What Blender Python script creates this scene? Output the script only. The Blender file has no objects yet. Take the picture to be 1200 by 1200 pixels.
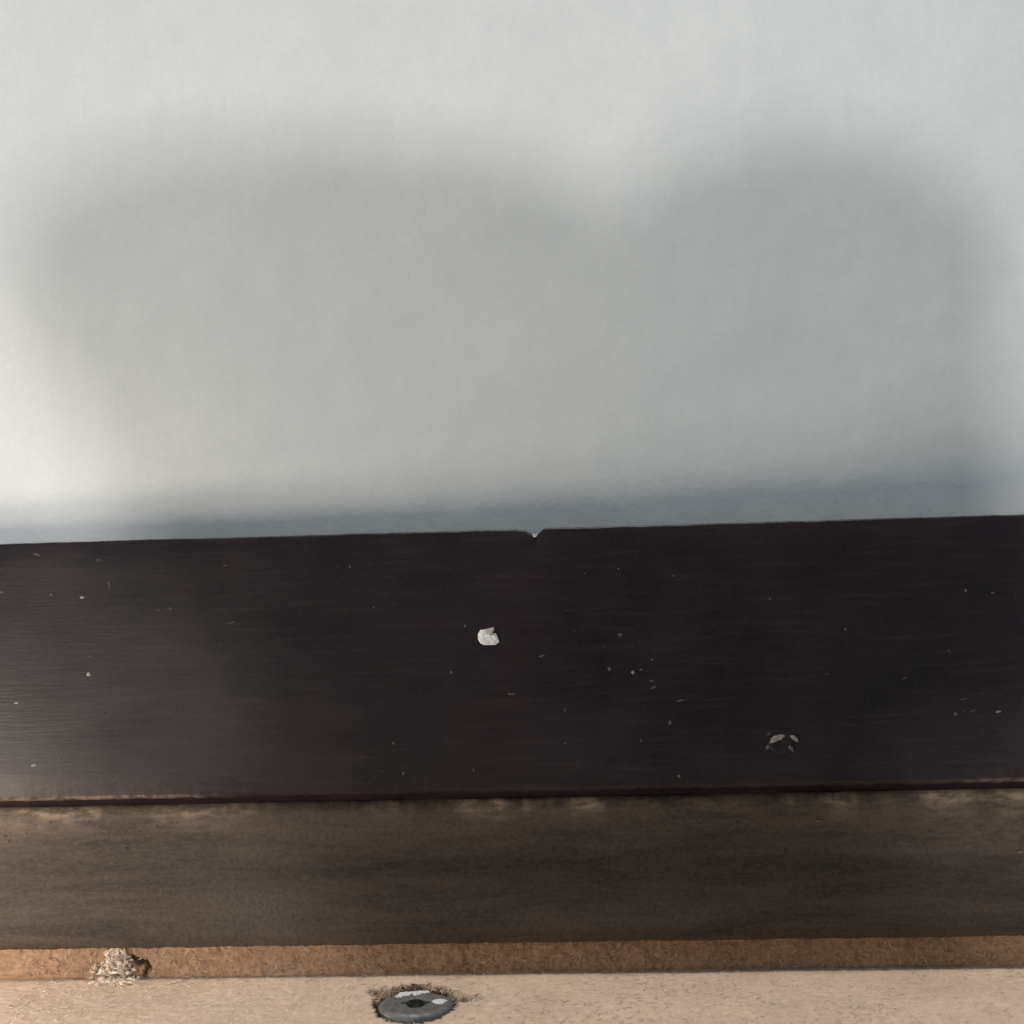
import bpy, bmesh, math, random
import numpy as np
from mathutils import Matrix, Vector

S = bpy.context.scene
C = S.collection
random.seed(7)
RNG = np.random.default_rng(11)

# ------------------------------------------------------------------ camera
FPX = 1230.0
ROLL, YAW, CAMZ, CAMY = -0.02964, -0.03924, 0.00334, -0.205


def axes():
    cy, sy = math.cos(YAW), math.sin(YAW)
    f = Vector((sy, cy, 0))
    r = Vector((cy, -sy, 0))
    u = r.cross(f)
    r2 = r * math.cos(ROLL) + u * math.sin(ROLL)
    u2 = -r * math.sin(ROLL) + u * math.cos(ROLL)
    return r2, u2, f


AR, AU, AF = axes()
CAM = Vector((0, CAMY, CAMZ))
cd = bpy.data.cameras.new('camera')
cd.sensor_fit = 'HORIZONTAL'
cd.sensor_width = 36
cd.lens = 36 * FPX / 1200
cd.clip_start = 0.002
cd.clip_end = 50
cd.dof.use_dof = True
cd.dof.focus_distance = 0.206
cd.dof.aperture_fstop = 9.0
cam = bpy.data.objects.new('camera', cd)
cam.matrix_world = Matrix(((AR.x, AU.x, -AF.x, CAM.x), (AR.y, AU.y, -AF.y, CAM.y), (AR.z, AU.z, -AF.z, CAM.z), (0, 0, 0, 1)))
C.objects.link(cam)
S.camera = cam

# ------------------------------------------------------------------ light
w = bpy.data.worlds.new('World')
S.world = w
w.use_nodes = True
bg = w.node_tree.nodes['Background']
bg.inputs[0].default_value = (0.62, 0.86, 1.06, 1)
bg.inputs[1].default_value = 0.295


def area(name, loc, target, size, power, col):
    d = bpy.data.lights.new(name, 'AREA')
    d.shape = 'DISK'
    d.size = size
    d.energy = power
    d.color = col
    o = bpy.data.objects.new(name, d)
    o.location = loc
    o.rotation_euler = (Vector(target) - Vector(loc)).to_track_quat('-Z', 'Y').to_euler()
    C.objects.link(o)
    return o


area('key_lamp', (0.02, -1.60, 0.05), (0, 0, 0), 0.14, 7.9, (0.985, 0.985, 1.0))
area('low_lamp', (-1.25, -0.88, -0.51), (0, 0, 0), 0.46, 11.0, (1.0, 0.87, 0.71))
area('ceiling_lamp', (0.10, -0.25, 1.60), (0, 0, -0.05), 0.25, 18.5, (1.0, 0.95, 0.90))
area('added_side_fill', (-0.17, -0.06, -0.075), (-0.08, 0, -0.07), 0.03, 0.112, (1.0, 0.88, 0.75))  # added unseen fill that brightens the left end of the boards

S.view_settings.view_transform = 'Standard'
S.view_settings.look = 'None'
S.view_settings.exposure = 0.0
S.view_settings.gamma = 1.0

# ------------------------------------------------------------------ helpers


def ray(px, py):
    return (AF + AR * ((px - 600) / FPX) + AU * ((600 - py) / FPX)).normalized()


def on_y(px, py, y):
    """point of the photograph's pixel on the vertical plane at depth y"""
    d = ray(px, py)
    return CAM + d * ((y - CAM.y) / d.y)


def on_z(px, py, z):
    d = ray(px, py)
    return CAM + d * ((z - CAM.z) / d.z)


def link(name, me, mat, parent=None, smooth=False):
    o = bpy.data.objects.new(name, me)
    for m in (mat if isinstance(mat, (list, tuple)) else [mat]):
        me.materials.append(m)
    if smooth:
        me.polygons.foreach_set('use_smooth', [True] * len(me.polygons))
    C.objects.link(o)
    if parent:
        o.parent = parent
    return o


def mesh(name, v, f):
    me = bpy.data.meshes.new(name)
    me.from_pydata([tuple(p) for p in v], [], [tuple(q) for q in f])
    me.update()
    return me


def attr(me, name, vals):
    a = me.attributes.new(name, 'FLOAT', 'POINT')
    a.data.foreach_set('value', np.asarray(vals, dtype=np.float32))


def grid_faces(nr, nc):
    i = np.arange(nr - 1)[:, None] * nc + np.arange(nc - 1)[None, :]
    return np.stack([i, i + 1, i + nc + 1, i + nc], -1).reshape(-1, 4)


def fast_grid(name, V, flip=False):
    """V: rows x cols x 3 array -> mesh"""
    nr, nc = V.shape[:2]
    F = grid_faces(nr, nc)
    if flip:
        F = F[:, ::-1]
    me = bpy.data.meshes.new(name)
    me.vertices.add(nr * nc)
    me.vertices.foreach_set('co', V.reshape(-1).astype(np.float32))
    me.loops.add(F.size)
    me.loops.foreach_set('vertex_index', F.reshape(-1).astype(np.int32))
    me.polygons.add(len(F))
    me.polygons.foreach_set('loop_start', np.arange(0, F.size, 4, dtype=np.int32))
    me.update(calc_edges=True)
    me.validate()
    return me


def vnoise(x, y, seed):
    """smooth 2-D value noise in 0..1 (numpy)"""
    x = np.asarray(x, float); y = np.asarray(y, float)
    x, y = np.broadcast_arrays(x, y)
    xi = np.floor(x).astype(np.int64); yi = np.floor(y).astype(np.int64)
    xf = x - xi; yf = y - yi
    xf = xf * xf * (3 - 2 * xf); yf = yf * yf * (3 - 2 * yf)

    def h(a, b):
        n = (a * 374761393 + b * 668265263 + seed * 974634541) & 0x7fffffff
        n = ((n ^ (n >> 13)) * 1274126177) & 0x7fffffff
        n = (n ^ (n >> 16)) & 0xffff
        return n / 65535.0
    return ((h(xi, yi) * (1 - xf) + h(xi + 1, yi) * xf) * (1 - yf)
            + (h(xi, yi + 1) * (1 - xf) + h(xi + 1, yi + 1) * xf) * yf)


def fbm(x, y, seed, o=4):
    t = 0; a = 0.5; n = 0
    for k in range(o):
        t = t + a * vnoise(np.asarray(x) * 2 ** k, np.asarray(y) * 2 ** k, seed + k * 17); n += a; a *= 0.5
    return t / n


def sstep(a, b, x):
    t = np.clip((np.asarray(x, float) - a) / (b - a), 0, 1)
    return t * t * (3 - 2 * t)


class NT:
    """small helper for shader trees"""

    def __init__(s, name):
        s.m = bpy.data.materials.new(name)
        s.m.use_nodes = True
        s.t = s.m.node_tree
        s.b = s.t.nodes['Principled BSDF']
        tc = s.t.nodes.new('ShaderNodeTexCoord')
        s.obj = tc.outputs['Object']

    def n(s, typ, **k):
        x = s.t.nodes.new(typ)
        for a, v in k.items():
            setattr(x, a, v)
        return x

    def l(s, a, b):
        s.t.links.new(a, b)

    def mapping(s, scale, rot=(0, 0, 0), loc=(0, 0, 0)):
        m = s.n('ShaderNodeMapping')
        m.inputs['Scale'].default_value = scale
        m.inputs['Rotation'].default_value = rot
        m.inputs['Location'].default_value = loc
        s.l(s.obj, m.inputs['Vector'])
        return m.outputs['Vector']

    def noise(s, scale, detail=4, rough=0.55, vec=None, dist=0.0):
        x = s.n('ShaderNodeTexNoise')
        x.inputs['Scale'].default_value = scale
        x.inputs['Detail'].default_value = detail
        x.inputs['Roughness'].default_value = rough
        x.inputs['Distortion'].default_value = dist
        s.l(vec if vec is not None else s.obj, x.inputs['Vector'])
        return x.outputs['Fac']

    def ramp(s, fac, stops):
        r = s.n('ShaderNodeValToRGB')
        e = r.color_ramp.elements
        while len(e) < len(stops):
            e.new(0.5)
        for q, (p, c) in zip(e, stops):
            q.position = p
            q.color = (c, c, c, 1) if isinstance(c, (int, float)) else (*c, 1)
        s.l(fac, r.inputs['Fac'])
        return r.outputs['Color']

    def mix(s, fac, a, b, mode='MIX'):
        x = s.n('ShaderNodeMix', data_type='RGBA', blend_type=mode)
        for sock, v in ((x.inputs[0], fac), (x.inputs[6], a), (x.inputs[7], b)):
            if hasattr(v, 'is_linked'):
                s.l(v, sock)
            else:
                sock.default_value = v if isinstance(v, (int, float)) else (*v, 1)
        return x.outputs[2]

    def math(s, op, a, b=0.0, c=0.0):
        x = s.n('ShaderNodeMath', operation=op)
        for i, v in enumerate((a, b, c)):
            if hasattr(v, 'is_linked'):
                s.l(v, x.inputs[i])
            else:
                x.inputs[i].default_value = v
        return x.outputs[0]

    def attr(s, name):
        a = s.n('ShaderNodeAttribute', attribute_name=name)
        return a.outputs['Fac']

    def bump(s, h, strength, dist, prev=None):
        b = s.n('ShaderNodeBump')
        b.inputs['Strength'].default_value = strength
        b.inputs['Distance'].default_value = dist
        s.l(h, b.inputs['Height'])
        if prev is not None:
            s.l(prev, b.inputs['Normal'])
        return b.outputs['Normal']

    def out(s, col=None, rough=None, normal=None, spec=None, metal=None):
        for sock, v in (('Base Color', col), ('Roughness', rough), ('Normal', normal), ('Specular IOR Level', spec), ('Metallic', metal)):
            if v is None:
                continue
            if hasattr(v, 'is_linked'):
                s.l(v, s.b.inputs[sock])
            else:
                s.b.inputs[sock].default_value = v if isinstance(v, (int, float)) else (*v, 1)
        return s.m


# ------------------------------------------------------------------ materials
def m_wall():
    n = NT('painted_wall')
    soft = n.noise(26, 3, 0.5)
    fine = n.noise(900, 3, 0.6)
    streak = n.noise(1, 3, 0.6, n.mapping((1500, 1500, 42)))
    col = n.mix(n.ramp(soft, [(0.3, 0.0), (0.7, 1.0)]), (0.738, 0.728, 0.698), (0.788, 0.771, 0.733))
    col = n.mix(n.ramp(streak, [(0.3, 0.0), (0.7, 0.09)]), col, (0.60, 0.63, 0.64))
    col = n.mix(n.ramp(fine, [(0.35, 0.0), (0.7, 0.22)]), col, (0.60, 0.60, 0.59))
    col = n.mix(n.ramp(n.noise(1, 4, 0.62, n.mapping((170, 170, 95))), [(0.36, 0.0), (0.66, 0.26)]), col, (0.63, 0.63, 0.615))
    nb = n.bump(soft, 0.25, 0.004)
    nb = n.bump(fine, 0.12, 0.0003, nb)
    nb = n.bump(streak, 0.06, 0.0003, nb)
    return n.out(col, 0.55, nb, 0.35)


def m_espresso():
    n = NT('espresso_painted_wood')
    grain = n.noise(1, 5, 0.65, n.mapping((55, 900, 900)))
    fine = n.noise(1, 4, 0.6, n.mapping((260, 2600, 2600)))
    cloud = n.noise(38, 4, 0.6)
    wear = n.attr('wear')
    col = n.mix(n.ramp(cloud, [(0.35, 0.0), (0.7, 1.0)]), (0.0085, 0.0049, 0.0055), (0.0195, 0.0108, 0.0124))
    col = n.mix(n.ramp(grain, [(0.52, 0.0), (0.78, 0.75)]), col, (0.034, 0.023, 0.023))
    col = n.mix(n.ramp(n.noise(1300, 3, 0.6), [(0.5, 0.0), (0.75, 0.45)]), col, (0.030, 0.020, 0.021))
    rub = n.ramp(n.noise(420, 4, 0.65), [(0.42, 0.0), (0.58, 1.0)])
    col = n.mix(n.math('MULTIPLY', wear, n.math('ADD', n.math('MULTIPLY', rub, 0.7), 0.3)), col, (0.235, 0.175, 0.135))
    ro = n.ramp(n.noise(120, 4, 0.6, n.mapping((0.4, 1, 1))), [(0.3, 0.38), (0.7, 0.50)])
    nb = n.bump(grain, 0.12, 0.0004)
    nb = n.bump(fine, 0.30, 0.00012, nb)
    return n.out(col, ro, nb, 0.29)


def m_brown():
    n = NT('brown_stained_wood')
    grain = n.noise(1, 5, 0.62, n.mapping((26, 260, 260)), 0.8)
    cloud = n.noise(1, 4, 0.6, n.mapping((28, 70, 70)))
    fine = n.noise(1, 4, 0.6, n.mapping((700, 1900, 1900)))
    wear = n.attr('wear')
    col = n.mix(n.ramp(grain, [(0.34, 0.0), (0.66, 1.0)]), (0.029, 0.0205, 0.0155), (0.077, 0.055, 0.041))
    col = n.mix(n.ramp(cloud, [(0.45, 0.0), (0.75, 0.7)]), col, (0.095, 0.073, 0.057))
    col = n.mix(n.ramp(fine, [(0.42, 0.0), (0.75, 0.75)]), col, (0.086, 0.066, 0.050))
    col = n.mix(n.ramp(n.noise(1500, 3, 0.6), [(0.45, 0.0), (0.72, 0.5)]), col, (0.022, 0.016, 0.011))
    rub = n.ramp(n.noise(1, 4, 0.65, n.mapping((260, 700, 700))), [(0.40, 0.0), (0.6, 1.0)])
    col = n.mix(n.math('MULTIPLY', wear, n.math('ADD', n.math('MULTIPLY', rub, 0.75), 0.25)), col, (0.36, 0.265, 0.18))
    nb = n.bump(grain, 0.25, 0.0005)
    nb = n.bump(fine, 0.35, 0.00015, nb)
    return n.out(col, 0.68, nb, 0.25)


def m_board(name, c0, c1, c2):
    n = NT(name)
    fib = n.noise(1, 4, 0.6, n.mapping((420, 1300, 1300), (0, 0, 0.5)), 0.8)
    fib2 = n.noise(1, 4, 0.6, n.mapping((1200, 480, 900), (0, 0, -0.3)), 0.8)
    blotch = n.noise(85, 4, 0.6)
    col = n.mix(n.ramp(fib, [(0.3, 0.0), (0.7, 1.0)]), c0, c1)
    col = n.mix(n.ramp(fib2, [(0.5, 0.0), (0.75, 0.55)]), col, c2)
    col = n.mix(n.ramp(blotch, [(0.4, 0.0), (0.72, 0.35)]), col, tuple(x * 0.72 for x in c0))
    tone = n.attr('dark')
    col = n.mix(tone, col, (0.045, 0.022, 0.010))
    nb = n.bump(fib, 0.5, 0.0003)
    nb = n.bump(fib2, 0.4, 0.0003, nb)
    return n.out(col, 0.85, nb, 0.2)


def m_tone(name, dark, light, rough=0.7):
    n = NT(name)
    col = n.mix(n.attr('tone'), dark, light)
    g = n.noise(2600, 3, 0.6)
    col = n.mix(n.ramp(g, [(0.4, 0.0), (0.7, 0.35)]), col, dark)
    return n.out(col, rough, n.bump(g, 0.4, 0.0002), 0.3)


def m_plain(name, col, rough, metal=0.0, nscale=1500, bstr=0.3, var=0.5, spec=0.5):
    n = NT(name)
    g = n.noise(nscale, 4, 0.6)
    c = n.mix(n.ramp(g, [(0.35, 0.0), (0.7, var)]), col, tuple(x * 0.45 for x in col))
    r = n.ramp(n.noise(nscale * 0.5, 3), [(0.3, max(0.05, rough - 0.12)), (0.7, min(1, rough + 0.12))])
    return n.out(c, r, n.bump(g, bstr, 0.0002), spec, metal)


WALL = m_wall(); ESP = m_espresso(); BRN = m_brown()
MDF = m_board('raw_chipboard', (0.54, 0.39, 0.275), (0.69, 0.52, 0.40), (0.74, 0.58, 0.44))
EDGE = m_board('raw_chipboard_edge', (0.22, 0.130, 0.074), (0.40, 0.250, 0.152), (0.56, 0.38, 0.24))
CHIPM = m_tone('bare_chip', (0.26, 0.19, 0.15), (0.86, 0.85, 0.82))
SPECKM = m_tone('pale_speck', (0.022, 0.017, 0.016), (0.52, 0.44, 0.38))
FIBM = m_tone('wood_fibre', (0.20, 0.125, 0.075), (0.78, 0.66, 0.52), 0.85)
METAL = m_plain('dull_zinc', (0.22, 0.22, 0.21), 0.55, 0.30, 650, 0.9, 0.9)
TUFTM = m_tone('torn_fibre', (0.34, 0.22, 0.13), (0.78, 0.67, 0.54), 0.85)
DARKM = m_plain('dark_hole', (0.015, 0.013, 0.012), 0.8)
WHITEM = m_plain('glint_and_rim_white', (0.74, 0.73, 0.73), 0.6, 0, 1500, 0.5, 0.5)  # white for the built-in glint patch and the rim lumps
SKIN = m_plain('skin', (0.15, 0.085, 0.058), 0.6, 0, 700, 0.2, 0.12)
CLOTH = m_plain('dark_cloth', (0.03, 0.03, 0.035), 0.9, 0, 900, 0.4, 0.4)
PHONEM = m_plain('phone_case', (0.012, 0.012, 0.013), 0.35, 0, 200, 0.02, 0.1)

# ------------------------------------------------------------------ the wall
# the furniture does not stand quite parallel to the wall: the gap widens to the right
xs = np.linspace(-0.8, 0.8, 161); zs = np.linspace(0.75, -0.35, 12)
GX, GZ = np.meshgrid(xs, zs)
xc = np.clip(GX, -0.3, 0.3)
GY = 0.0125 + 0.075 * xc + 0.27 * xc * xc
me = fast_grid('wall', np.stack([GX, GY, GZ], -1), flip=True)
wall = link('wall', me, WALL, None, True)
md = wall.modifiers.new('thickness', 'SOLIDIFY')
md.thickness = 0.06
md.offset = -1
wall['kind'] = 'structure'
wall['label'] = 'pale grey white painted wall behind the dark wooden edge'

# ------------------------------------------------------------------ the furniture
furn = bpy.data.objects.new('wooden_furniture', None)
furn.empty_display_size = 0.02
furn.location = (0, 0.02, -0.11)
C.objects.link(furn)
furn['label'] = 'scuffed dark brown wooden furniture edge over raw chipboard, standing against a pale wall'
furn['category'] = 'furniture'
bpy.context.view_layer.update()
INV = furn.matrix_world.inverted()


def part(name, me, mat, parent=None, smooth=False, **k):
    o = link(name, me, mat, None, smooth)
    o.parent = parent or furn
    if (parent or furn) is furn:
        o.matrix_parent_inverse = INV
    for a, v in k.items():
        o[a] = v
    return o


ZB = -0.0518          # bottom of the dark rail
BY, SY = 0.005, 0.006  # front of brown rail, of the raw edge
BZ1 = -0.0826
LZ = -0.0893
BZ0 = -0.0546

# x stations: fine in view, coarse outside
XS = np.concatenate([np.linspace(-0.26, -0.118, 60), np.arange(-0.1178, 0.1179, 0.00022), np.linspace(0.118, 0.26, 60)])


def extrude(name, rows, closed=True):
    """rows: list of (y(x), z(x)) arrays: a profile swept along XS; ends capped"""
    V = np.stack([np.stack([XS, np.broadcast_to(a, XS.shape), np.broadcast_to(b, XS.shape)], -1) for a, b in rows])
    if closed:
        V = np.concatenate([V, V[:1]], 0)
    return fast_grid(name, V)


# dark rail: chipped notch in the top edge, jagged worn lower arris
pn = [on_y(px, py, 0.0) for px, py in ((604, 621), (612, 622), (619, 626), (624, 629), (627.5, 630), (631, 627.5), (637, 619.5), (641, 619))]
nx = np.array([p.x for p in pn]); nz = np.array([0, -0.0002, -0.0008, -0.0013, -0.0015, -0.0011, -0.0001, 0])
notch = np.interp(XS, nx, nz, left=0, right=0)
wob = (fbm(XS * 160, XS * 0, 3) - 0.5) * 0.00022 + (fbm(XS * 1400, XS * 0, 5) - 0.5) * 0.00010
low = (fbm(XS * 420, XS * 0, 9) - 0.5) * 0.0005 + (fbm(XS * 2200, XS * 0, 8) - 0.5) * 0.0003
top = wob + notch
rows = [(0.0056, top * 0.8 - 0.00022), (0.0004, top - 0.00003), (0.0001, top - 0.00015), (0.0, top - 0.0004)]
for k in range(1, 12):
    rows.append((0.0, -0.0008 + (ZB + 0.0014 + 0.0008) * k / 11 + top * (1 - k / 11)))
rows += [(0.00012, ZB + 0.0009 + low), (0.0008, ZB + 0.0003 + low * 0.8), (0.0017, ZB + low * 0.6), (0.0050, ZB), (0.0066, ZB - 0.0005), (0.0067, ZB - 0.006), (0.0070, ZB - 0.0061)]
me = extrude('upper_rail', rows)
wl = np.clip(sstep(-0.062, -0.085, XS) + 0.75 * sstep(0.060, 0.095, XS), 0, 1) * (0.35 + 0.65 * fbm(XS * 90, XS * 0, 21)) * 1.1
W = np.zeros((len(rows) + 1, len(XS)))
nr = len(rows)
W[nr - 8] = wl * 0.12; W[nr - 7] = wl; W[nr - 6] = wl * 0.8
attr(me, 'wear', W.reshape(-1))
rail = part('upper_rail', me, ESP, smooth=True, label='nearly black painted rail with a chipped notch in its top edge')

# brown rail below: rubbed upper arris, shallow step across its face
low2 = (fbm(XS * 300, XS * 0, 31) - 0.5) * 0.0004 + (fbm(XS * 700, XS * 0, 33) - 0.5) * 0.00012
bl = (fbm(XS * 250, XS * 0, 35) - 0.5) * 0.0003 + (fbm(XS * 1800, XS * 0, 36) - 0.5) * 0.0003
step = BZ0 - 0.0122 + (fbm(XS * 40, XS * 0, 41) - 0.5) * 0.0012
rows = [(0.0066, BZ0 + 0.0003), (BY + 0.0014, BZ0 + 0.0002 + low2), (BY + 0.0009, BZ0 - 0.0004 + low2), (BY + 0.0002, BZ0 - 0.0013 + low2 * 1.5), (BY + 0.00012, BZ0 - 0.0021 + low2 * 1.5),
        (BY + 0.0004, BZ0 - 0.006), (BY + 0.0007, step + 0.0006), (BY + 0.0002, step - 0.0004), (BY - 0.0003, step - 0.003),
        (BY - 0.0011, BZ1 + 0.007), (BY - 0.0014, BZ1 + 0.003), (BY - 0.0014, BZ1 + 0.0006 + bl), (BY - 0.0008, BZ1 + bl), (0.0066, BZ1)]
me = extrude('lower_rail', rows)


def span(a, b, soft):
    xa, xb = on_y(a, 945, BY).x, on_y(b, 945, BY).x
    return sstep(xa - soft, xa + soft, XS) * (1 - sstep(xb - soft, xb + soft, XS))


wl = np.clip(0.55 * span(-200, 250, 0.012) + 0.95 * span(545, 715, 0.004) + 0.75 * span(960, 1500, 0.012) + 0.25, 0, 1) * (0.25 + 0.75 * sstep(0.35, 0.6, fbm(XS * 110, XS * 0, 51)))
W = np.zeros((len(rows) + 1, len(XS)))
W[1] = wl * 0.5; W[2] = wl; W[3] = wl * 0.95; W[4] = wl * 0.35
fade = 0.16 * sstep(0.035, 0.085, XS)
for j, k in ((5, 1.0), (6, 0.8), (7, 0.5), (8, 0.35)):
    W[j] = fade * k * (0.3 + fbm(XS * 60, XS * 0, 50 + j))
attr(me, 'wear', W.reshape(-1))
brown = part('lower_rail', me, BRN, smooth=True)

# ---- raw chipboard: upright edge + ledge, with the torn spot and the bored hole
DMG = [on_z(px, py, LZ) for px, py in ((150, 1147), (162, 1144), (172, 1137))]
damage = on_z(140, 1143, LZ)
bore = on_z(487, 1176, LZ)
CR = 0.0072


def seg_dist(x, y, pts):
    d = np.full(np.shape(x), 1e9)
    for (ax, ay), (bx, by) in zip(pts[:-1], pts[1:]):
        vx, vy = bx - ax, by - ay
        t = np.clip(((x - ax) * vx + (y - ay) * vy) / (vx * vx + vy * vy + 1e-18), 0, 1)
        d = np.minimum(d, np.hypot(x - ax - t * vx, y - ay - t * vy))
    return d


# ledge
XL = np.concatenate([np.linspace(-0.26, -0.112, 40), np.arange(-0.1118, 0.1119, 0.00028), np.linspace(0.112, 0.26, 40)])
YL = np.concatenate([np.arange(SY + 0.0011, -0.020, -0.00025), np.linspace(-0.021, -0.045, 10)])
GX, GY = np.meshgrid(XL, YL)
H = (fbm(GX * 700, GY * 900, 61, 4) - 0.5) * 0.00026 + (fbm(GX * 90, GY * 90, 65, 3) - 0.5) * 0.0003
D = np.zeros_like(H)
r = np.hypot(GX - bore.x, GY - bore.y)
ang = np.arctan2(GY - bore.y, GX - bore.x)
rim = CR + 0.0003 + (fbm(ang * 7, ang * 0, 71, 5) - 0.5) * 0.0013
inb = 1 - sstep(rim - 0.0001, rim + 0.0003, r)
H -= 0.004 * inb
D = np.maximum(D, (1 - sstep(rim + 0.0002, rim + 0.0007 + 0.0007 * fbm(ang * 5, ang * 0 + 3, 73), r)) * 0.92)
for (pts, rad, dep, dk) in (
        ([(543, 1169), (525, 1164), (500, 1158)], 0.0021, 0.0026, 0.9),
        ([(545, 1167), (562, 1168)], 0.0011, 0.0011, 0.5),
        ([(440, 1161), (464, 1162)], 0.0019, 0.0020, 0.8),
        ([(440, 1166), (444, 1174)], 0.0008, 0.0010, 0.35)):
    q = [on_z(a, b, LZ) for a, b in pts]
    d = seg_dist(GX, GY, [(p.x, p.y) for p in q]) + (fbm(GX * 1100, GY * 1100, 77) - 0.5) * 0.0011
    k = 1 - sstep(rad * 0.45, rad, d)
    H -= dep * k * (1 - inb)
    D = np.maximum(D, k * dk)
d = seg_dist(GX, GY, [(p.x, p.y) for p in DMG]) + (fbm(GX * 1300, GY * 1300, 79) - 0.5) * 0.0008
k = 1 - sstep(0.0003, 0.0009, d)
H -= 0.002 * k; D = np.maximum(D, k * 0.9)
dd = np.hypot((GX - damage.x) / 1.5, GY - damage.y)
k = 1 - sstep(0.002, 0.0042, dd + (fbm(GX * 500, GY * 500, 83) - 0.5) * 0.002)
H += k * (fbm(GX * 1500, GY * 1500, 85, 3) - 0.35) * 0.0022
V = np.stack([GX, GY, LZ + H], -1)
front = V[-1:].copy(); front[..., 2] = LZ - 0.018
V = np.concatenate([V, front], 0)
D = np.concatenate([D, D[-1:] * 0], 0)
me = fast_grid('chipboard_panel', V, flip=True)
attr(me, 'dark', D.reshape(-1))
panel = part('chipboard_panel', me, MDF, smooth=True)

# upright raw edge
ZS = np.linspace(BZ1 + 0.0016, LZ - 0.001, 46)
GX, GZ = np.meshgrid(XL, ZS)
H = (fbm(GX * 900, GZ * 700, 91, 4) - 0.5) * 0.0005 + (fbm(GX * 160, GZ * 160, 95) - 0.5) * 0.0005
D = np.zeros_like(H)
qs = [on_y(a, b, SY) for a, b in ((156, 1123), (163, 1128), (171, 1129), (174, 1135), (170, 1141))]
d = seg_dist(GX, GZ, [(p.x, p.z) for p in qs]) + (fbm(GX * 1500, GZ * 1500, 97) - 0.5) * 0.0007
k = 1 - sstep(0.0003, 0.0008, d)
H += 0.0016 * k; D = np.maximum(D, k * 0.9)
V = np.stack([GX, SY + H, GZ], -1)
me = fast_grid('raw_edge', V)
attr(me, 'dark', D.reshape(-1))
edge = part('raw_edge', me, EDGE, smooth=True, label='unpainted orange brown chipboard edge under the brown rail')


# ---- slivers: loose wood fibres
def slivers(items, name, mat, parent, **k):
    v = []; f = []; t = []
    for (p, dr, nrm, L, wd, tone) in items:
        dr = dr.normalized(); side = nrm.cross(dr).normalized() * wd
        up = nrm.normalized() * wd * 0.9
        b = len(v)
        c = p + up * 0.4
        v += [p - dr * L * 0.5, c - side, c + dr * L * 0.25 - side * 0.7, p + dr * L * 0.5, c + dr * L * 0.25 + side * 0.7, c + side, c + up + dr * L * 0.08]
        for i in range(6):
            f.append((b + i, b + (i + 1) % 6, b + 6))
        t += [tone] * 7
    me = mesh(name, v, f)
    attr(me, 'tone', t)
    return part(name, me, mat, parent, **k)


def rr(a, b):
    return random.uniform(a, b)


it = []
for _ in range(3800):
    x = rr(-0.108, 0.108); y = rr(-0.019, SY - 0.0003)
    if math.hypot(x - bore.x, y - bore.y) < CR + 0.0006:
        continue
    a = rr(0, math.pi)
    it.append((Vector((x, y, LZ + 0.00004)), Vector((math.cos(a), math.sin(a), rr(-0.1, 0.1))), Vector((0, 0, 1)), rr(0.0004, 0.0022), rr(0.00005, 0.00013), random.choice([0.55, 0.65, 0.72, 0.78, 0.84, 0.9, 0.98])))
slivers(it, 'ledge_fibres', FIBM, panel, kind='stuff')
it = []
for _ in range(1300):
    x = rr(-0.112, 0.112); z = rr(LZ + 0.0002, BZ1 - 0.0002)
    a = rr(0, math.pi)
    it.append((Vector((x, SY - 0.0001, z)), Vector((math.cos(a), rr(-.2, .2), math.sin(a))), Vector((0, -1, 0)), rr(0.0005, 0.0019), rr(0.00005, 0.00012), random.choice([0.08, 0.2, 0.3, 0.38, 0.46, 0.6])))
slivers(it, 'edge_fibres', FIBM, edge, kind='stuff')
# torn tuft standing out of the damaged spot
it = []
for _ in range(230):
    u = random.random()
    px = 137 + rr(-28, 27) * (1 - 0.8 * u) + rr(-3, 3)
    py = 1151 - 42 * u * random.random() ** 0.3 + rr(-3, 3)
    if py < 1141:
        p = on_y(px, py, SY - 0.0002 - abs(random.gauss(0, 0.0006)))
        dr = Vector((rr(-1, 1), rr(-.25, .1), rr(-.2, 1.2))); nn = Vector((rr(-.3, .3), -1, 0.2))
    else:
        p = on_z(px, py, LZ + abs(random.gauss(0, 0.0004)))
        dr = Vector((rr(-1, 1), rr(-1, .4), rr(-.05, .25))); nn = Vector((rr(-.3, .3), -.3, 1))
    it.append((p, dr, nn, rr(0.0006, 0.0024), rr(0.00010, 0.00026), random.choice([0.35, 0.6, 0.75, 0.85, 0.95, 1.0])))
slivers(it, 'splinter_tuft', TUFTM, panel, kind='stuff', label='pale torn splinters sticking out of a damaged spot')

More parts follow.
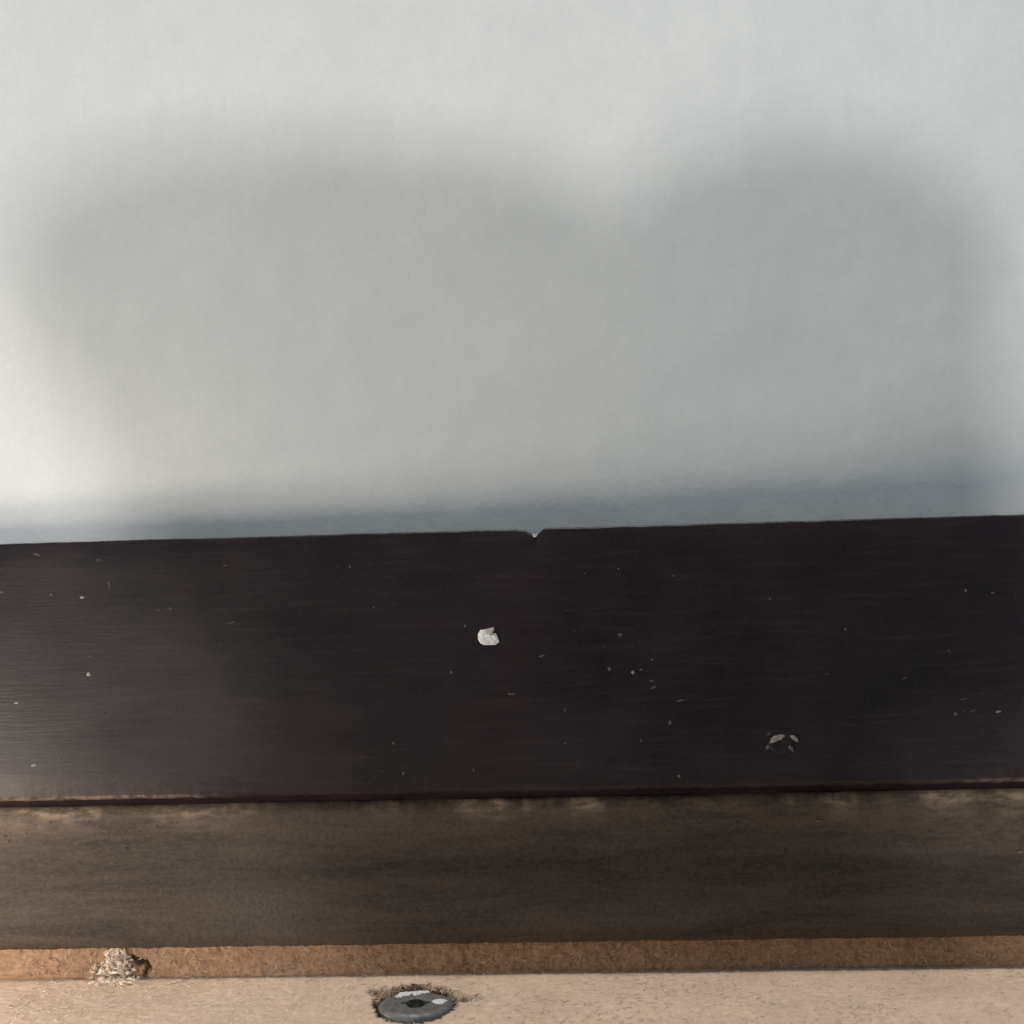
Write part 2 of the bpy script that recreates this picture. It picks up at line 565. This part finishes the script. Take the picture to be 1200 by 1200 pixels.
# crumbs of torn board round the splinters
def crumbs(n_, seed):
    rs = random.Random(seed)
    v = []; f = []; t = []
    for _ in range(n_):
        u = rs.random()
        px = 137 + rs.uniform(-36, 26) * (1 - 0.72 * u) + rs.gauss(0, 4); py = 1151 - 38 * u + rs.gauss(0, 3)
        c = on_y(px, py, SY - 0.0003) if py < 1141 else on_z(px, py, LZ + 0.0001)
        R0 = rs.uniform(0.0002, 0.0010) * (0.5 + 0.5 * rs.random())
        b = len(v)
        base = [(-1, 0, 0), (1, 0, 0), (0, -1, 0), (0, 1, 0), (0, 0, -1), (0, 0, 1)]
        for q in base:
            k = R0 * rs.uniform(0.5, 1.3)
            v.append((c.x + q[0] * k * 1.4 + rs.uniform(-.2, .2) * R0, c.y + q[1] * k * 0.8, c.z + q[2] * k))
            t.append(0)
        tn = rs.choice([0.2, 0.45, 0.6, 0.8, 1.0, 1.0])
        t[b:] = [tn] * 6
        for i, j, k in ((0, 2, 4), (2, 1, 4), (1, 3, 4), (3, 0, 4), (2, 0, 5), (1, 2, 5), (3, 1, 5), (0, 3, 5)):
            f.append((b + i, b + j, b + k))
    return v, f, t


v, f, t = crumbs(190, 3)
me = mesh('torn_crumbs', v, f); attr(me, 'tone', t)
part('torn_crumbs', me, TUFTM, panel, kind='stuff')

it = []
for _ in range(80):
    a = random.choice([random.gauss(0.75, 0.28), random.gauss(2.5, 0.25), random.uniform(0.2, 2.9)])
    q = CR * rr(0.96, 1.22)
    it.append((Vector((bore.x + q * math.cos(a), bore.y + q * math.sin(a), LZ + rr(-0.0007, 0.0003))), Vector((rr(-1, 1), rr(-1, 1), rr(-.2, .5))), Vector((rr(-.4, .4), -.4, 1)), rr(0.0006, 0.0022), rr(0.00008, 0.00022), rr(0.0, 0.45)))
slivers(it, 'torn_rim', TUFTM, panel, kind='stuff')

# ---- the fastener
fast = bpy.data.objects.new('cam_fastener', None)
fast.empty_display_size = 0.005
C.objects.link(fast); fast.parent = furn
fast.matrix_parent_inverse = INV
fast.location = (bore.x, bore.y, LZ)
fast['label'] = 'round grey metal fastener sunk in the chipboard ledge'
fast.rotation_euler = (math.radians(-8.5), math.radians(1.5), 0.1)


def lathe(prof, n=64, jag=0.0):
    v = []; f = []
    for j, (rad, z) in enumerate(prof):
        for i in range(n):
            a = 2 * math.pi * i / n
            q = 1 + jag * (random.random() - 0.5)
            v.append((rad * q * math.cos(a), rad * q * math.sin(a), z))
    for j in range(len(prof) - 1):
        for i in range(n):
            f.append((j * n + i, j * n + (i + 1) % n, (j + 1) * n + (i + 1) % n, (j + 1) * n + i))
    return v, f


mm = 0.001
v, f = lathe([(7.0 * mm, -3 * mm), (7.1 * mm, -0.7 * mm), (7.0 * mm, -0.25 * mm), (6.6 * mm, 0.05 * mm), (6.2 * mm, 0.14 * mm), (4.2 * mm, 0.12 * mm), (2.2 * mm, 0.10 * mm), (1.5 * mm, 0.04 * mm), (1.35 * mm, -0.2 * mm), (1.3 * mm, -2.6 * mm), (0.01 * mm, -2.7 * mm)])
RD = random.Random(5)
v = [((x * (1.0 if math.hypot(x, y) > 3 * mm else 1.25)) + RD.uniform(-.05, .05) * mm, (y * (1.0 if math.hypot(x, y) > 3 * mm else 1.75)) + RD.uniform(-.05, .05) * mm, z + RD.uniform(-.07, .07) * mm) for x, y, z in v]
disc = link('disc', mesh('disc', v, f), METAL, fast, True)
# cross slots: raised lip + dark sunk socket
v, f = lathe([(1.36 * mm, 0.02 * mm), (1.30 * mm, -0.15 * mm), (1.22 * mm, -2.3 * mm), (0.01 * mm, -2.4 * mm)], 24, 0.06)
v = [(x * 1.28, y * 1.80, z + 0.08 * mm) for x, y, z in v]
link('socket', mesh('socket', v, f), DARKM, fast, True)


def blob(name, outline, h, mat, parent, tone=None, seed=0, mtx=None):
    """a low irregular lump from an outline (2-D, metres), raised h, on local xy"""
    rs = random.Random(seed)
    n = len(outline)
    cx = sum(p[0] for p in outline) / n; cy = sum(p[1] for p in outline) / n
    v = []; t = []
    for sc, hh in ((1.0, -0.05), (0.9, 0.6), (0.6, 0.95), (0.3, 0.85)):
        for (x, y) in outline:
            v.append((cx + (x - cx) * sc + rs.uniform(-.04, .04) * h, cy + (y - cy) * sc, h * hh * rs.uniform(0.75, 1.2)))
            t.append(min(1, max(0, (tone if tone is not None else 1) * rs.uniform(0.75, 1.15))))
    v.append((cx, cy, h * 0.9)); t.append(1 if tone is None else tone)
    f = []
    for j in range(3):
        for i in range(n):
            f.append((j * n + i, j * n + (i + 1) % n, (j + 1) * n + (i + 1) % n, (j + 1) * n + i))
    for i in range(n):
        f.append((3 * n + i, 3 * n + (i + 1) % n, 4 * n))
    if mtx is not None:
        v = [mtx @ Vector(p) for p in v]
    return v, f, t


# slots either side of the socket
for sx, sy, ln in ((-2.1, 0.1, 0.9), (2.0, 0.25, 0.8)):
    o = [((sx + ln * math.cos(a)) * mm, (sy + 0.35 * math.sin(a)) * mm) for a in np.linspace(0, 2 * math.pi, 12, endpoint=False)]
    v, f, t = blob('slot', o, 0.08 * mm, DARKM, fast, 0, 4, Matrix.Translation((0, 0, 0.11 * mm)))
    link('slot', mesh('slot', v, f), DARKM, fast)
# glint built in as a white patch, right; white lumps along back rim
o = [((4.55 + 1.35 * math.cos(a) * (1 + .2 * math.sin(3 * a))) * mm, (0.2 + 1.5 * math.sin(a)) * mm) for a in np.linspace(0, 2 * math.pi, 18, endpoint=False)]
v, f, t = blob('glint', o, 0.22 * mm, WHITEM, fast, None, 3, Matrix.Translation((0, 0, 0.13 * mm)))
link('glint_patch', mesh('glint_patch', v, f), WHITEM, fast, False)
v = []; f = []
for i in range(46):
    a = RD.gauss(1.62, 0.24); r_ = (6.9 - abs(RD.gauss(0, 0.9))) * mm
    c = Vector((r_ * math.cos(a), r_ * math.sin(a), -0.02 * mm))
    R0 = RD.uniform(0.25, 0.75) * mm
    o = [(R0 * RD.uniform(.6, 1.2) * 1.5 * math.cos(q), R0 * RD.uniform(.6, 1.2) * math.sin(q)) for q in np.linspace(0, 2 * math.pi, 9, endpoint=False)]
    vv, ff, t = blob('p', o, RD.uniform(0.12, 0.42) * mm, WHITEM, fast, None, i, Matrix.Translation(c))
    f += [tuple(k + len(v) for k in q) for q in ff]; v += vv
link('white_rim_lumps', mesh('white_rim_lumps', v, f), WHITEM, fast)

# ---- marks on the dark rail
FRONT = Matrix(((1, 0, 0, 0), (0, 0, -1, 0), (0, 1, 0, 0), (0, 0, 0, 1)))   # local xy -> world xz, local z -> -y


def at_front(px, py, y=0.0):
    p = on_y(px, py, y)
    return Matrix.Translation((p.x, y, p.z)) @ FRONT


MP = 0.205 / FPX


def pxo(pts):
    return [(a * MP, -b * MP) for a, b in pts]


# the big pale chip
o = pxo([(-12, -4), (-9, -9), (-2, -10), (7, -12), (8, -9), (5, -6), (10, -4), (12, 2), (13, 6), (9, 9), (3, 9), (-4, 9), (-9, 7), (-12, 2)])
v, f, t = blob('chip', o[::-1], 0.00045, CHIPM, rail, 0.95, 12, at_front(572, 747))
for i, p in enumerate(v):
    q = on_y(572, 747, 0)
    if p[2] > q.z + 0.0006 and p[0] > q.x - 0.0008:
        t[i] = 0.25
me = mesh('paint_chip', v, f); attr(me, 'tone', t)
part('paint_chip', me, CHIPM, rail, label='white chip standing out on the dark rail below the notch')

# exposed core at the bottom of the notch
o = pxo([(-3, -2), (0, -1), (3, -3), (3, 0), (1, 2), (-2, 2)])
v, f, t = blob('core', o[::-1], 0.0002, CHIPM, rail, 0.65, 5, at_front(627, 627.5))
me = mesh('bare_core', v, f); attr(me, 'tone', t)
part('bare_core', me, CHIPM, rail)

# rubbed bump near the right
v, f, t = blob('bump', pxo([(15 * math.cos(a), 12 * math.sin(a)) for a in np.linspace(0, 2 * math.pi, 24, endpoint=False)])[::-1], 0.0003, ESP, rail, 0, 6, at_front(916, 872))
me = mesh('paint_bump', v, f); attr(me, 'wear', [0] * len(v))
bump = part('paint_bump', me, ESP, rail, smooth=True)
V = []; F = []; T = []
for (cx, cy, a, b, rot, tn) in ((910, 865, 9, 4, -0.35, 0.48), (931, 865, 6, 2.4, 0.6, 0.48), (927, 877, 4.5, 2.4, 0.8, 0.20), (900, 875.5, 2.4, 3, 0, 0.18)):
    o = []
    for q in np.linspace(0, 2 * math.pi, 14, endpoint=False):
        x = a * math.cos(q) * rr(.7, 1.15); y = b * math.sin(q) * rr(.65, 1.15) - 0.12 * (x * x / max(a, 1)) * -1
        o.append((x * math.cos(rot) - y * math.sin(rot), x * math.sin(rot) + y * math.cos(rot)))
    v, f, t = blob('s', pxo(o)[::-1], 0.00012, SPECKM, rail, tn, 9, at_front(cx, cy, -0.0003))
    F += [tuple(i + len(V) for i in q) for q in f]; V += v; T += t
me = mesh('rubbed_mark', V, F); attr(me, 'tone', T)
part('rubbed_mark', me, SPECKM, rail)

# small specks and nicks
sp = [(43, 650, 10, 4, .35), (96, 700, 6, 4, 1), (104, 790, 6, 7, .75), (19, 824, 7, 4, .85), (39, 897, 9, 5, .65), (128, 685, 4, 11, .25), (60, 697, 5, 4, .4), (2, 694, 5, 4, .5),
      (72, 883, 7, 8, .15), (116, 656, 8, 5, .15), (186, 715, 5, 4, .2), (264, 663, 7, 3, .4), (200, 713, 8, 4, .25), (271, 730, 9, 3, .3), (410, 664, 4, 4, .6), (438, 712, 3, 2, .5), (545, 734, 4, 4, .6), (529, 788, 5, 4, .55), (727, 744, 7, 6, .45), (714, 784, 5, 5, .5), (742, 788, 6, 6, .6),
      (751, 785, 6, 3, .35), (763, 798, 7, 3, .45), (766, 806, 8, 3, .35), (764, 773, 4, 3, .4), (785, 847, 5, 6, .5), (796, 910, 4, 5, .6), (555, 902, 3, 6, .5), (473, 906, 4, 6, .45), (461, 871, 3, 4, .5), (598, 813, 11, 4, .35), (635, 769, 9, 3, .4),
      (662, 832, 3, 7, .3), (798, 821, 14, 3, .25), (602, 813, 5, 3, .4), (751, 868, 3, 4, .5), (991, 738, 4, 3, .6), (902, 702, 3, 3, .5), (1132, 692, 5, 4, .45), (1164, 695, 6, 3, .5), (1170, 834, 7, 3, .65), (1120, 837, 7, 5, .35), (1141, 833, 12, 2, .25), (1112, 763, 4, 3, .35),
      (725, 667, 4, 3, .45), (685, 672, 4, 3, .35), (789, 675, 4, 3, .35), (1130, 819, 12, 2, .2), (1060, 795, 9, 2, .2), (970, 790, 8, 2, .2), (105, 769, 5, 3, .3), (150, 765, 12, 3, .15), (662, 871, 6, 2, .5), (901, 860, 4, 7, .25)]
for _ in range(45):
    sp.append((rr(0, 1200), rr(648, 920), rr(1.5, 5), rr(1.2, 2.4), rr(0.02, 0.14)))
V = []; F = []; T = []
for i, (cx, cy, a, b, tn) in enumerate(sp):
    n = 7
    rot = rr(-.4, .4)
    o = []
    for q in np.linspace(0, 2 * math.pi, n, endpoint=False):
        x = a * 0.45 * math.cos(q) * rr(.45, 1.25); y = b * 0.45 * math.sin(q) * rr(.45, 1.25)
        o.append((x * math.cos(rot) - y * math.sin(rot), x * math.sin(rot) + y * math.cos(rot)))
    v, f, t = blob('s', pxo(o)[::-1], 0.00009, SPECKM, rail, tn * (0.7 if a > 4.5 and tn > .55 else 0.32), i, at_front(cx, cy))
    F += [tuple(k + len(V) for k in q) for q in f]; V += v; T += t
me = mesh('paint_specks', V, F); attr(me, 'tone', T)
part('paint_specks', me, SPECKM, rail, kind='stuff')

V = []; F = []; T = []
sp = [(68, 1072, 7, 5, .5), (12, 1085, 9, 3, .25), (963, 1070, 5, 3, .45), (1075, 1064, 5, 5, .3), (1128, 1067, 6, 3, .25), (1196, 998, 12, 4, .3), (960, 962, 9, 4, .25), (1009, 1070, 5, 3, .25)]
for _ in range(90):
    sp.append((rr(0, 1200), rr(960, 1095), rr(1.5, 6), rr(1.2, 2.5), rr(0.03, 0.22)))
for i, (cx, cy, a, b, tn) in enumerate(sp):
    o = []
    rot = rr(-.5, .5)
    for q in np.linspace(0, 2 * math.pi, 7, endpoint=False):
        x = a * 0.45 * math.cos(q) * rr(.45, 1.25); y = b * 0.45 * math.sin(q) * rr(.45, 1.25)
        o.append((x * math.cos(rot) - y * math.sin(rot), x * math.sin(rot) + y * math.cos(rot)))
    v, f, t = blob('s', pxo(o)[::-1], 0.00010, SPECKM, brown, tn, i, at_front(cx, cy, BY + 0.0001))
    F += [tuple(k + len(V) for k in q) for q in f]; V += v; T += t
me = mesh('rail_specks', V, F); attr(me, 'tone', T)
part('rail_specks', me, SPECKM, brown, kind='stuff')

# ------------------------------------------------------------------ the person taking the picture (behind the camera)
bm = bmesh.new()
bmesh.ops.create_cube(bm, size=1)
for v in bm.verts:
    v.co = Vector((v.co.x * 0.138, v.co.y * 0.009, v.co.z * 0.096))
bmesh.ops.bevel(bm, geom=bm.edges[:], offset=0.004, segments=3, affect='EDGES')
me = bpy.data.meshes.new('phone'); bm.to_mesh(me); bm.free()
phone = link('phone', me, PHONEM, None, True)
phone.location = (0.017, -0.2115, 0.018)
phone['label'] = 'black phone held sideways in two hands facing the wooden edge'
phone['category'] = 'phone'

person = bpy.data.objects.new('person', None)
C.objects.link(person)
person['label'] = 'hands in dark sleeves holding a phone up before the wooden edge'
person['category'] = 'person'


def skin_mesh(name, pts, ed, rad):
    b = bmesh.new()
    lay = b.verts.layers.skin.verify()
    vs = [b.verts.new(p) for p in pts]
    for i, (q, r_) in enumerate(zip(vs, rad)):
        q[lay].radius = (r_, r_)
        q[lay].use_root = (i == 0)
    for i, j in ed:
        b.edges.new((vs[i], vs[j]))
    m_ = bpy.data.meshes.new(name)
    b.to_mesh(m_)
    b.free()
    return m_


def hand(sgn, dx, dz, top, knuckle, arm):
    """wrist, palm, four bent fingers and a thumb as one skinned mesh; sleeve apart"""
    X = lambda x: sgn * x + dx
    pts = []; ed = []; rad = []

    def chain(parent, items):
        for (x, y, z, r_) in items:
            pts.append((X(x), y, z + dz)); rad.append(r_)
            if parent is not None:
                ed.append((parent, len(pts) - 1))
            parent = len(pts) - 1
        return parent
    kx, kz, tx = knuckle
    wr = chain(None, [(0.014, -0.275, -0.062, 0.032)])
    pa = chain(wr, [(0.028, -0.262, -0.030, 0.026)])
    pm = chain(pa, [(0.032, -0.245, 0.016, 0.028)])
    chain(pm, [(kx - 0.008, -0.236, kz - 0.016, 0.016), (kx, -0.224, kz, 0.0120), ((kx + tx) / 2, -0.212, 0.067 + top, 0.0110), (tx, -0.206, 0.060 + top, 0.0095)])
    chain(pm, [(kx - 0.020, -0.238, 0.046, 0.020), (kx - 0.024, -0.222, 0.050, 0.018)])
    chain(pm, [(0.064, -0.234, 0.038, 0.015), (0.062, -0.212, 0.045, 0.0130), (0.058, -0.200, 0.042, 0.0100), (0.042, -0.199, 0.044, 0.0090)])
    chain(pm, [(0.060, -0.234, 0.020, 0.014), (0.045, -0.210, 0.021, 0.0110), (0.050, -0.200, 0.024, 0.0100), (0.038, -0.199, 0.027, 0.0088)])
    chain(pm, [(0.056, -0.236, 0.004, 0.013), (0.042, -0.212, 0.001, 0.0105), (0.046, -0.202, 0.003, 0.0092), (0.036, -0.201, 0.006, 0.0082)])
    chain(pa, [(0.030, -0.250, -0.012, 0.016), (0.026, -0.238, 0.006, 0.0130), (0.022, -0.229, 0.022, 0.0110)])
    me = skin_mesh('hand', pts, ed, rad)
    o = link('hand', me, SKIN, person)
    o.modifiers.new('skin', 'SKIN').use_smooth_shade = True
    s = o.modifiers.new('sub', 'SUBSURF'); s.levels = 1; s.render_levels = 2
    me = skin_mesh('sleeve', [(X(0.014), -0.268, -0.040 + dz), (X(arm - sgn * 0.0), -0.290, -0.105 + dz), (X(arm), -0.350, -0.220 + dz)], [(0, 1), (1, 2)], (0.046, 0.058, 0.056))
    o = link('sleeve', me, CLOTH, person)
    o.modifiers.new('skin', 'SKIN').use_smooth_shade = True
    s = o.modifiers.new('sub', 'SUBSURF'); s.levels = 1; s.render_levels = 2


hand(-1, 0.0, 0.0, 0.002, (0.086, 0.062, -0.010), -0.024)
hand(1, 0.014, 0.0, 0.001, (0.062, 0.060, 0.004), 0.026)
